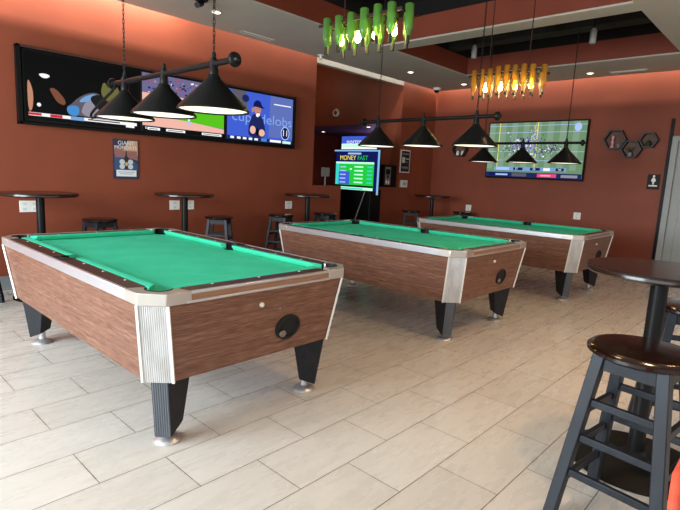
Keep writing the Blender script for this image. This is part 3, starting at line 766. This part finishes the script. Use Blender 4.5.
p.rect(0, 0, W, H, G['mint']); p.rect(0, .10, W, H, G['blue']); p.rect(0, .0, W, .03, G['white']); p.text('nortmol', .36, .135, .12, G['white'], 1.2)
p.build('topper_face', tp)
o = MB().tube([(6.52, 5.97, 0.0), (7.012, 5.95, 1.10)], .013, M_GREY, 10, r1=.008).build('pool_cue')
tag(o, 'thin grey cue leaning diagonally in front of the dark game cabinet', 'cue')

# things on the low walls
D = thing('ticket_machine', 'black box with grey dials standing on the low wall right of the game cabinet', 'machine', (7.83, Y0+.06, 1.165))
MB().box((-.19, -.05, 0), (.20, .06, .42), M_BLACK).build('casing', D, bevel=.008)
p = Pic((-.15, -.0505, .04), UL, VL); p.rect(0, 0, .17, .34, M_GREY); p.rect(.02, .20, .15, .30, M_BLACK); p.disc(.05, .06, .03, .04, M_WHITE); p.disc(.12, .05, .025, .035, M_WHITE); p.rect(.06, .13, .11, .19, M_BLACK); p.build('front_plate', D)
D = thing('card_reader', 'small pale plate on a thin stand atop the low wall left of the game cabinet', 'card reader', (6.12, Y0+.06, 1.165))
MB().tube([(0, 0, 0), (0, 0, .16)], .012, M_GREY, 8).build('stand', D)
MB().box((-.09, -.012, .15), (.09, .012, .30), M_GREY).build('plate', D, bevel=.004)
# horn on the wall of the recess
D = thing('wall_speaker', 'round white wall sounder high on the red wall of the recess', 'speaker', (XB, 7.78, 2.66))
MB().lathe([(0, 0), (.085, 0), (.085, -.03), (.07, -.05), (.055, -.05), (.05, -.02), (0, -.02)], M_WHITE, (0, 0, 0), 20, 'x').build('ring', D)
MB().lathe([(0, -.015), (.049, -.015), (.045, -.035), (0, -.045)], M_WALL, (0, 0, 0), 20, 'x').build('cone', D)

# ------------------------------------------------------------------ notices on the walls
P_ = {n: mat('print_'+n, lin(*c), .35) for n, c in {'navy': (22, 34, 62), 'white': (225, 228, 232), 'sand': (206, 160, 120), 'rose': (150, 96, 92), 'dark': (16, 16, 20), 'grey': (126, 128, 126), 'blue': (36, 74, 118), 'pale': (200, 206, 206)}.items()}
D = thing('poster', 'dark blue event poster below the left screens with white heading and lower panel', 'poster', (2.55, Y0, 1.185))
MB().box((0, -.012, 0), (.30, 0, .46), P_['navy']).build('backing', D)
p = Pic((.0, -.0125, 0), UL, VL)
p.rect(.01, .01, .29, .45, P_['navy']); p.poly([(.01, .29), (.29, .22), (.29, .40), (.01, .38)], P_['rose']); p.poly([(.10, .30), (.29, .28), (.29, .45), (.17, .45)], P_['sand'])
p.poly([(.01, .29), (.15, .26), (.29, .18), (.29, .10), (.01, .10)], P_['blue']); p.rect(.02, .25, .28, .33, P_['rose'])
p.text('GIANT', .15, .415, .065, P_['white']); p.text('MONDAYS', .145, .365, .055, P_['white'])
p.poly([(.13, .12), (.125, .25), (.14, .27), (.145, .33), (.155, .33), (.16, .27), (.175, .25), (.17, .12)], P_['dark'])
for a in (.10, .20):
    for b in (.145, .20): p.disc(a, b, .032, .030, P_['pale'])
p.disc(.15, .175, .022, .022, P_['sand']); p.rect(.03, .03, .27, .105, P_['white']); p.rect(.05, .078, .25, .084, P_['grey']); p.rect(.07, .058, .23, .063, P_['grey'])
p.build('print', D)
D = thing('poster', 'dark framed notice with white border beside the recess in the far corner', 'poster', (8.10, Y0, 1.455))
MB().box((0, -.02, 0), (.31, 0, .44), M_WHITE).build('frame', D, bevel=.003)
p = Pic((.02, -.0205, .02), UL, VL); p.rect(0, 0, .27, .40, P_['dark']); p.rect(.03, .33, .24, .36, P_['grey']); p.rect(.03, .17, .12, .28, P_['pale']); p.rect(.14, .24, .25, .26, P_['pale']); p.rect(.14, .18, .22, .20, P_['grey']); p.rect(.03, .06, .24, .10, P_['grey']); p.rect(.05, .02, .15, .04, P_['blue']); p.build('print', D)
D = thing('restroom_sign', 'black restroom sign with white figure on the right wall by the door', 'sign', (X0, 2.0, 1.362))
MB().box((-.012, -.17, 0), (0, 0, .235), M_BLACK).build('plate', D, bevel=.003)
p = Pic((-.0125, 0, 0), UR, VL); p.disc(.085, .205, .016, .018, M_WHITE)
p.poly([(.075, .185), (.052, .145), (.055, .125), (.072, .115), (.075, .075), (.095, .075), (.098, .115), (.115, .125), (.118, .145), (.095, .185)], M_WHITE)
p.rect(.025, .045, .145, .066, M_WHITE); p.build('figure', D)

def outlet(x, y, z, wall, label, w=.115, hgt=.12):
    loc = (x, Y0, z) if wall == 'l' else (X0, y, z)
    t = thing('wall_outlet', label, 'outlet', loc, 0 if wall == 'l' else -PI/2, 'white wall outlets')
    MB().box((-w/2, -.008, -hgt/2), (w/2, 0, hgt/2), M_WHITE).build('cover_plate', t, bevel=.003)
    for cx in ((0,) if w < .15 else (-.045, .045)):
        for dz in (-.028, .028): MB().box((cx-.016, -.0095, dz-.013), (cx+.016, -.007, dz+.013), P_['pale']).build('socket', t)
outlet(1.665, 0, .872, 'l', 'wide white outlet plate behind the pole of the leftmost bar table', .185)
outlet(3.325, 0, .868, 'l', 'white outlet left of the pole of the second bar table', .14)
outlet(3.545, 0, .868, 'l', 'white outlet right of the pole of the second bar table', .12)
outlet(5.27, 0, .850, 'l', 'white outlet left of the bar table beside the recess', .135)
outlet(0, 2.997, .844, 'r', 'white outlet on the right wall above the near half of the farthest pool table', .12)
outlet(0, 5.095, .82, 'r', 'white outlet on the right wall near the far corner', .12)
D = thing('notice_box', 'small white notice box under the framed notice in the far corner', 'box', (8.15, Y0, 1.17))
MB().box((0, -.04, 0), (.20, 0, .14), M_WHITE).build('box', D, bevel=.004)
p = Pic((.03, -.0405, .03), UL, VL); p.rect(0, 0, .14, .08, P_['pale']); p.disc(.07, .04, .025, .025, P_['grey']); p.build('print', D)

# hexagonal wall shelves with small ornaments
M_HEX = noisy('dark_stained_wood', (.018, .012, .010), (.03, .02, .016), nscale=14, rough=.5)
M_HEXBACK = noisy('shelf_back_board', lin(112, 72, 54), lin(104, 78, 60), nscale=8, rough=.6)
def hexshelf(y, z, r, label):
    t = thing('hexagonal_shelf', label, 'wall shelf', (X0, y, z), 0, 'hexagonal wall shelves')
    H6 = lambda rr, x: [(x, rr*math.cos(PI/3*k), rr*math.sin(PI/3*k)) for k in range(6)]
    m = MB()
    o0, o1, i0, i1 = H6(r, 0), H6(r, -.11), H6(r-.024, 0), H6(r-.024, -.11)
    m.add(o0+o1+i1+i0, [q for k in range(6) for q in ((k, (k+1) % 6, 6+(k+1) % 6, 6+k), (6+k, 6+(k+1) % 6, 12+(k+1) % 6, 12+k), (12+k, 12+(k+1) % 6, 18+(k+1) % 6, 18+k), (18+k, 18+(k+1) % 6, (k+1) % 6, k))], M_HEX)
    m.build('frame', t)
    MB().loft([H6(r-.02, -.001), H6(r-.02, -.010)], M_HEXBACK).build('back_board', t)
    return t, z-(r-.024)*math.sin(PI/3)
def ornament(name, cat, label, y, z, prof, m, n=16):
    o = MB().lathe(prof, m, (0, 0, 0), n).build(name); o.location = (X0-.06, y, z); return tag(o, label, cat, 'ornaments on the wall shelves')
M_PINKG = mat('pink_glaze', lin(214, 150, 150), .3); M_LEAF = mat('dark_leaf', lin(48, 60, 34), .6)
t, zb = hexshelf(2.53, 2.131, .175, 'left and largest of the three hexagonal shelves joined on the right wall')
ornament('figurine', 'ornament', 'tall pink and white figurine standing in the largest hexagonal shelf', 2.565, zb, [(0, 0), (.035, 0), (.03, .02), (.015, .05), (.028, .09), (.012, .13), (.025, .16), (.022, .19), (0, .20)], M_PINKG)
ornament('jar', 'ornament', 'small pale jar standing right of the figurine in the largest hexagonal shelf', 2.47, zb, [(0, 0), (.025, 0), (.032, .03), (.025, .06), (.012, .07), (0, .075)], P_['grey'])
t, zb = hexshelf(2.275, 1.978, .155, 'lower middle of the three hexagonal shelves joined on the right wall')
PL = thing('potted_plant', 'little plant in a pale pot inside the lower middle hexagonal shelf', 'plant', (X0-.06, 2.29, zb))
MB().lathe([(0, 0), (.03, 0), (.038, .06), (.032, .06), (.03, .05), (0, .05)], P_['grey'], n=16).build('pot', PL)
m = MB()
for k in range(9):
    a = k*2.4; m.tube([(0, 0, .05), (.025*math.cos(a), .03*math.sin(a), .10), (.04*math.cos(a), .07*math.sin(a), .13+.01*(k % 3))], .006, M_LEAF, 5, r1=.002)
m.build('leaves', PL)
t, zb = hexshelf(2.045, 2.118, .135, 'right and smallest of the three hexagonal shelves joined on the right wall')
ornament('small_vase', 'ornament', 'squat dark vase inside the smallest hexagonal shelf', 2.05, zb, [(0, 0), (.03, 0), (.045, .035), (.03, .07), (.015, .085), (.018, .10), (0, .10)], M_LEAF)
t, zb = hexshelf(5.36, 1.975, .165, 'single hexagonal shelf left of the right wall television, behind a lamp shade')
ornament('jar', 'ornament', 'left small white jar in the single hexagonal shelf', 5.41, zb, [(0, 0), (.028, 0), (.034, .04), (.026, .07), (.012, .085), (0, .09)], M_WHITE)
ornament('jar', 'ornament', 'right small white jar in the single hexagonal shelf', 5.30, zb, [(0, 0), (.028, 0), (.036, .04), (.026, .08), (.014, .095), (0, .10)], M_WHITE)

# ------------------------------------------------------------------ ceiling fittings
M_DOWN = glow('downlight_lens', lin(255, 240, 215), 6.)
def downlight(x, y, z, label):
    t = thing('downlight', label, 'ceiling light', (x, y, z), 0, 'recessed downlights')
    MB().lathe([(.045, -.001), (.060, -.001), (.060, -.006), (.045, -.010)], M_WHITE, n=20, cap=False).build('ring', t)
    MB().lathe([(0, -.004), (.046, -.004), (.044, -.008), (0, -.009)], M_DOWN, n=20).build('lens', t)
downlight(7.30, 5.33, ZC, 'small round downlight in the ceiling before the recess')
downlight(8.68, 5.10, ZC, 'small round downlight in the ceiling left of the amber chandelier')
downlight(8.76, 2.90, ZC, 'small round downlight in the ceiling above the right television')
downlight(3.47, 5.33, ZC, 'small round downlight in the ceiling by the chain of the nearest lamp')
downlight(8.50, 7.22, 2.40, 'small downlight in the low ceiling of the recess above the game cabinet')
downlight(9.1, 9.2, 2.40, 'small downlight in the low ceiling deep in the recess at its left edge')
D = thing('dome_camera', 'white dome camera with dark lens on the ceiling at the far corner', 'camera', (8.81, 5.77, ZC))
MB().lathe([(0, 0), (.075, 0), (.075, -.035), (.06, -.05), (0, -.05)], M_WHITE, n=20).build('housing', D)
MB().lathe([(.055, -.05), (.05, -.07), (.03, -.088), (0, -.094)], M_BLACK, n=20, cap=False).build('lens_dome', D)
D = thing('ceiling_camera', 'dark camera on the ceiling at the top edge near the left lamp chain', 'camera', (3.12, 5.08, ZC))
MB().lathe([(0, 0), (.07, 0), (.07, -.02), (.03, -.03), (.03, -.06), (0, -.06)], M_BLACK, n=18).build('housing', D)
MB().tube([(0, 0, -.05), (-.06, -.05, -.08), (-.10, -.08, -.10)], .03, M_BLACK, 12).build('barrel', D)
D = thing('sprinkler_head', 'small pale fire sprinkler head on the ceiling by the recess corner', 'sprinkler', (5.62, 5.80, ZC))
MB().lathe([(0, 0), (.05, 0), (.045, -.012), (.016, -.016), (.016, -.05), (.032, -.056), (.032, -.062), (0, -.064)], M_WHITE, n=16).build('head', D)
def vent(x, y, rz, label):
    t = thing('ceiling_vent', label, 'vent', (x, y, ZC), rz, 'slot air vents')
    MB().box((-.27, -.05, -.006), (.27, .05, 0), M_CEIL).build('plate', t, bevel=.002)
    m = MB(); m.box((-.25, -.034, -.012), (.25, -.026, -.004), M_WHITE); m.box((-.25, .026, -.012), (.25, .034, -.004), M_WHITE); m.build('slot_lips', t)
    MB().box((-.25, -.024, -.008), (.25, .024, -.005), M_GREY).build('slot', t)
vent(4.38, 5.74, 0, 'narrow slot air vent in the ceiling above the left screens')
vent(8.85, 2.37, PI/2, 'narrow slot air vent in the ceiling near the right wall')
def spot(x, y, z, label):
    t = thing('spotlight', label, 'spotlight', (x, y, z), 0, 'grey spotlights in the ceiling recess')
    MB().lathe([(0, -.10), (.032, -.10), (.04, -.09), (.04, .06), (.025, .09), (0, .09)], mat('spot_grey', lin(150, 148, 144), .4), n=18).build('can', t)
    MB().tube([(0, 0, .08), (0, 0, ZR-z)], .008, M_BLACK, 6).build('stem', t)
spot(7.15, 2.385, 3.27, 'grey cylinder spotlight hanging in the farther ceiling recess')
spot(7.22, 4.11, 3.30, 'grey cylinder spotlight in the far corner of the farther ceiling recess')

# ------------------------------------------------------------------ light
def area(name, loc, rot, sx, sy, power, rgb, spread=PI):
    l = bpy.data.lights.new(name, 'AREA'); l.shape = 'RECTANGLE'; l.size = sx; l.size_y = sy; l.energy = power; l.color = rgb; l.spread = spread
    o = bpy.data.objects.new(name, l); COL.objects.link(o); o.location = loc; o.rotation_euler = rot; return o
DAY = (.80, .92, 1.0); WARM = (1., .80, .58)
# daylight through the window bays, falling in from above
area('daylight_bay', (XW-.25, -.8, 1.75), (0, -PI/2+.5, 0), 2.4, 4.0, 90, DAY)
area('daylight_bay', (XW-.25, 3.5, 1.75), (0, -PI/2+.5, 0), 2.4, 3.8, 600, DAY)
area('daylight_bay', (-.1, YW-.25, 1.75), (PI/2-.5, 0, 0), 4.6, 2.4, 40, (1., .96, .90))
area('daylight_bay', (5.4, YW-.25, 1.75), (PI/2-.5, 0, 0), 5.6, 2.4, 60, (1., .92, .80))
# wall-wash strips in the ceiling slots
WASH = (1., .93, .85)
area('wall_wash_strip', (.3, Y0-GAP-.055, ZC+.265), (0, 0, 0), 6.2, .015, 210, WASH)
area('wall_wash_strip', (4.6, Y0-GAP-.055, ZC+.265), (0, 0, 0), 2.2, .015, 14, WASH)
area('wall_wash_strip', (7.45, Y0-GAP-.055, ZC+.265), (0, 0, 0), 3.4, .015, 13, WASH)
area('wall_wash_strip', (X0-GAP-.055, 2.6, ZC+.265), (0, 0, 0), .015, 6.6, 60, WASH)
# downlights
def spotl(loc, p, ang=110, rgb=WARM):
    l = bpy.data.lights.new('downlight_beam', 'SPOT'); l.energy = p; l.color = rgb; l.spot_size = math.radians(ang); l.spot_blend = .8; l.shadow_soft_size = .09
    o = bpy.data.objects.new('downlight_beam', l); COL.objects.link(o); o.location = loc; return o
for x, y in ((7.30, 5.33), (8.68, 5.10), (8.76, 2.90), (3.47, 5.33)): spotl((x, y, ZC-.03), 8)
AMBER = (1., .60, .30)
for x, y, pw in ((2.9, 1.4, 22), (4.6, 1.4, 25), (6.3, 1.4, 20), (7.9, 1.4, 12), (2.92, .34, 95), (4.7, .2, 80), (1.6, -.6, 30)):
    spotl((x, y, ZC-.03), pw, 120, AMBER)
spotl((8.50, 7.22, 2.37), 12, 130, (1., .75, .6)); spotl((9.1, 9.2, 2.37), 8, 130)
def point(loc, p, rgb, r=.05):
    l = bpy.data.lights.new('recess_fill', 'POINT'); l.energy = p; l.color = rgb; l.shadow_soft_size = r
    o = bpy.data.objects.new('recess_fill', l); COL.objects.link(o); o.location = loc
point((9.6, 7.9, 2.0), 6, (.6, .45, 1.)); point((7.0, 8.2, 3.3), 10, WARM)  # unseen fill lights added to brighten the recess, violet under its soffit, warm above
# light of the shades falls from the diffusers themselves
w = bpy.data.worlds.new('overcast_daylight'); S.world = w; w.use_nodes = True
w.node_tree.nodes['Background'].inputs[0].default_value = (.75, .85, 1., 1); w.node_tree.nodes['Background'].inputs[1].default_value = .8

# ------------------------------------------------------------------ camera
yaw, pitch, roll, f, ch = .747, .1573, .0481, 505.6733, 1.3563
fw = Vector((math.cos(pitch)*math.cos(yaw), math.cos(pitch)*math.sin(yaw), -math.sin(pitch)))
r = fw.cross(Vector((0, 0, 1))).normalized(); u = r.cross(fw)
r2 = r*math.cos(roll)+u*math.sin(roll); u2 = -r*math.sin(roll)+u*math.cos(roll)
cd = bpy.data.cameras.new('camera'); cam = bpy.data.objects.new('camera', cd); COL.objects.link(cam)
mw = Matrix((r2, u2, -fw)).transposed().to_4x4(); mw.translation = (0, 0, ch); cam.matrix_world = mw
cd.sensor_fit = 'HORIZONTAL'; cd.sensor_width = 36; cd.lens = f/680*36; cd.clip_start = .05
S.camera = cam
S.view_settings.view_transform = 'Standard'; S.view_settings.look = 'None'; S.view_settings.exposure = .12; S.view_settings.gamma = 1
S.view_settings.use_curve_mapping = False
S.cycles.max_bounces = 8; S.cycles.diffuse_bounces = 5; S.cycles.transparent_max_bounces = 12
S.cycles.sample_clamp_indirect = 4; S.cycles.use_denoising = True
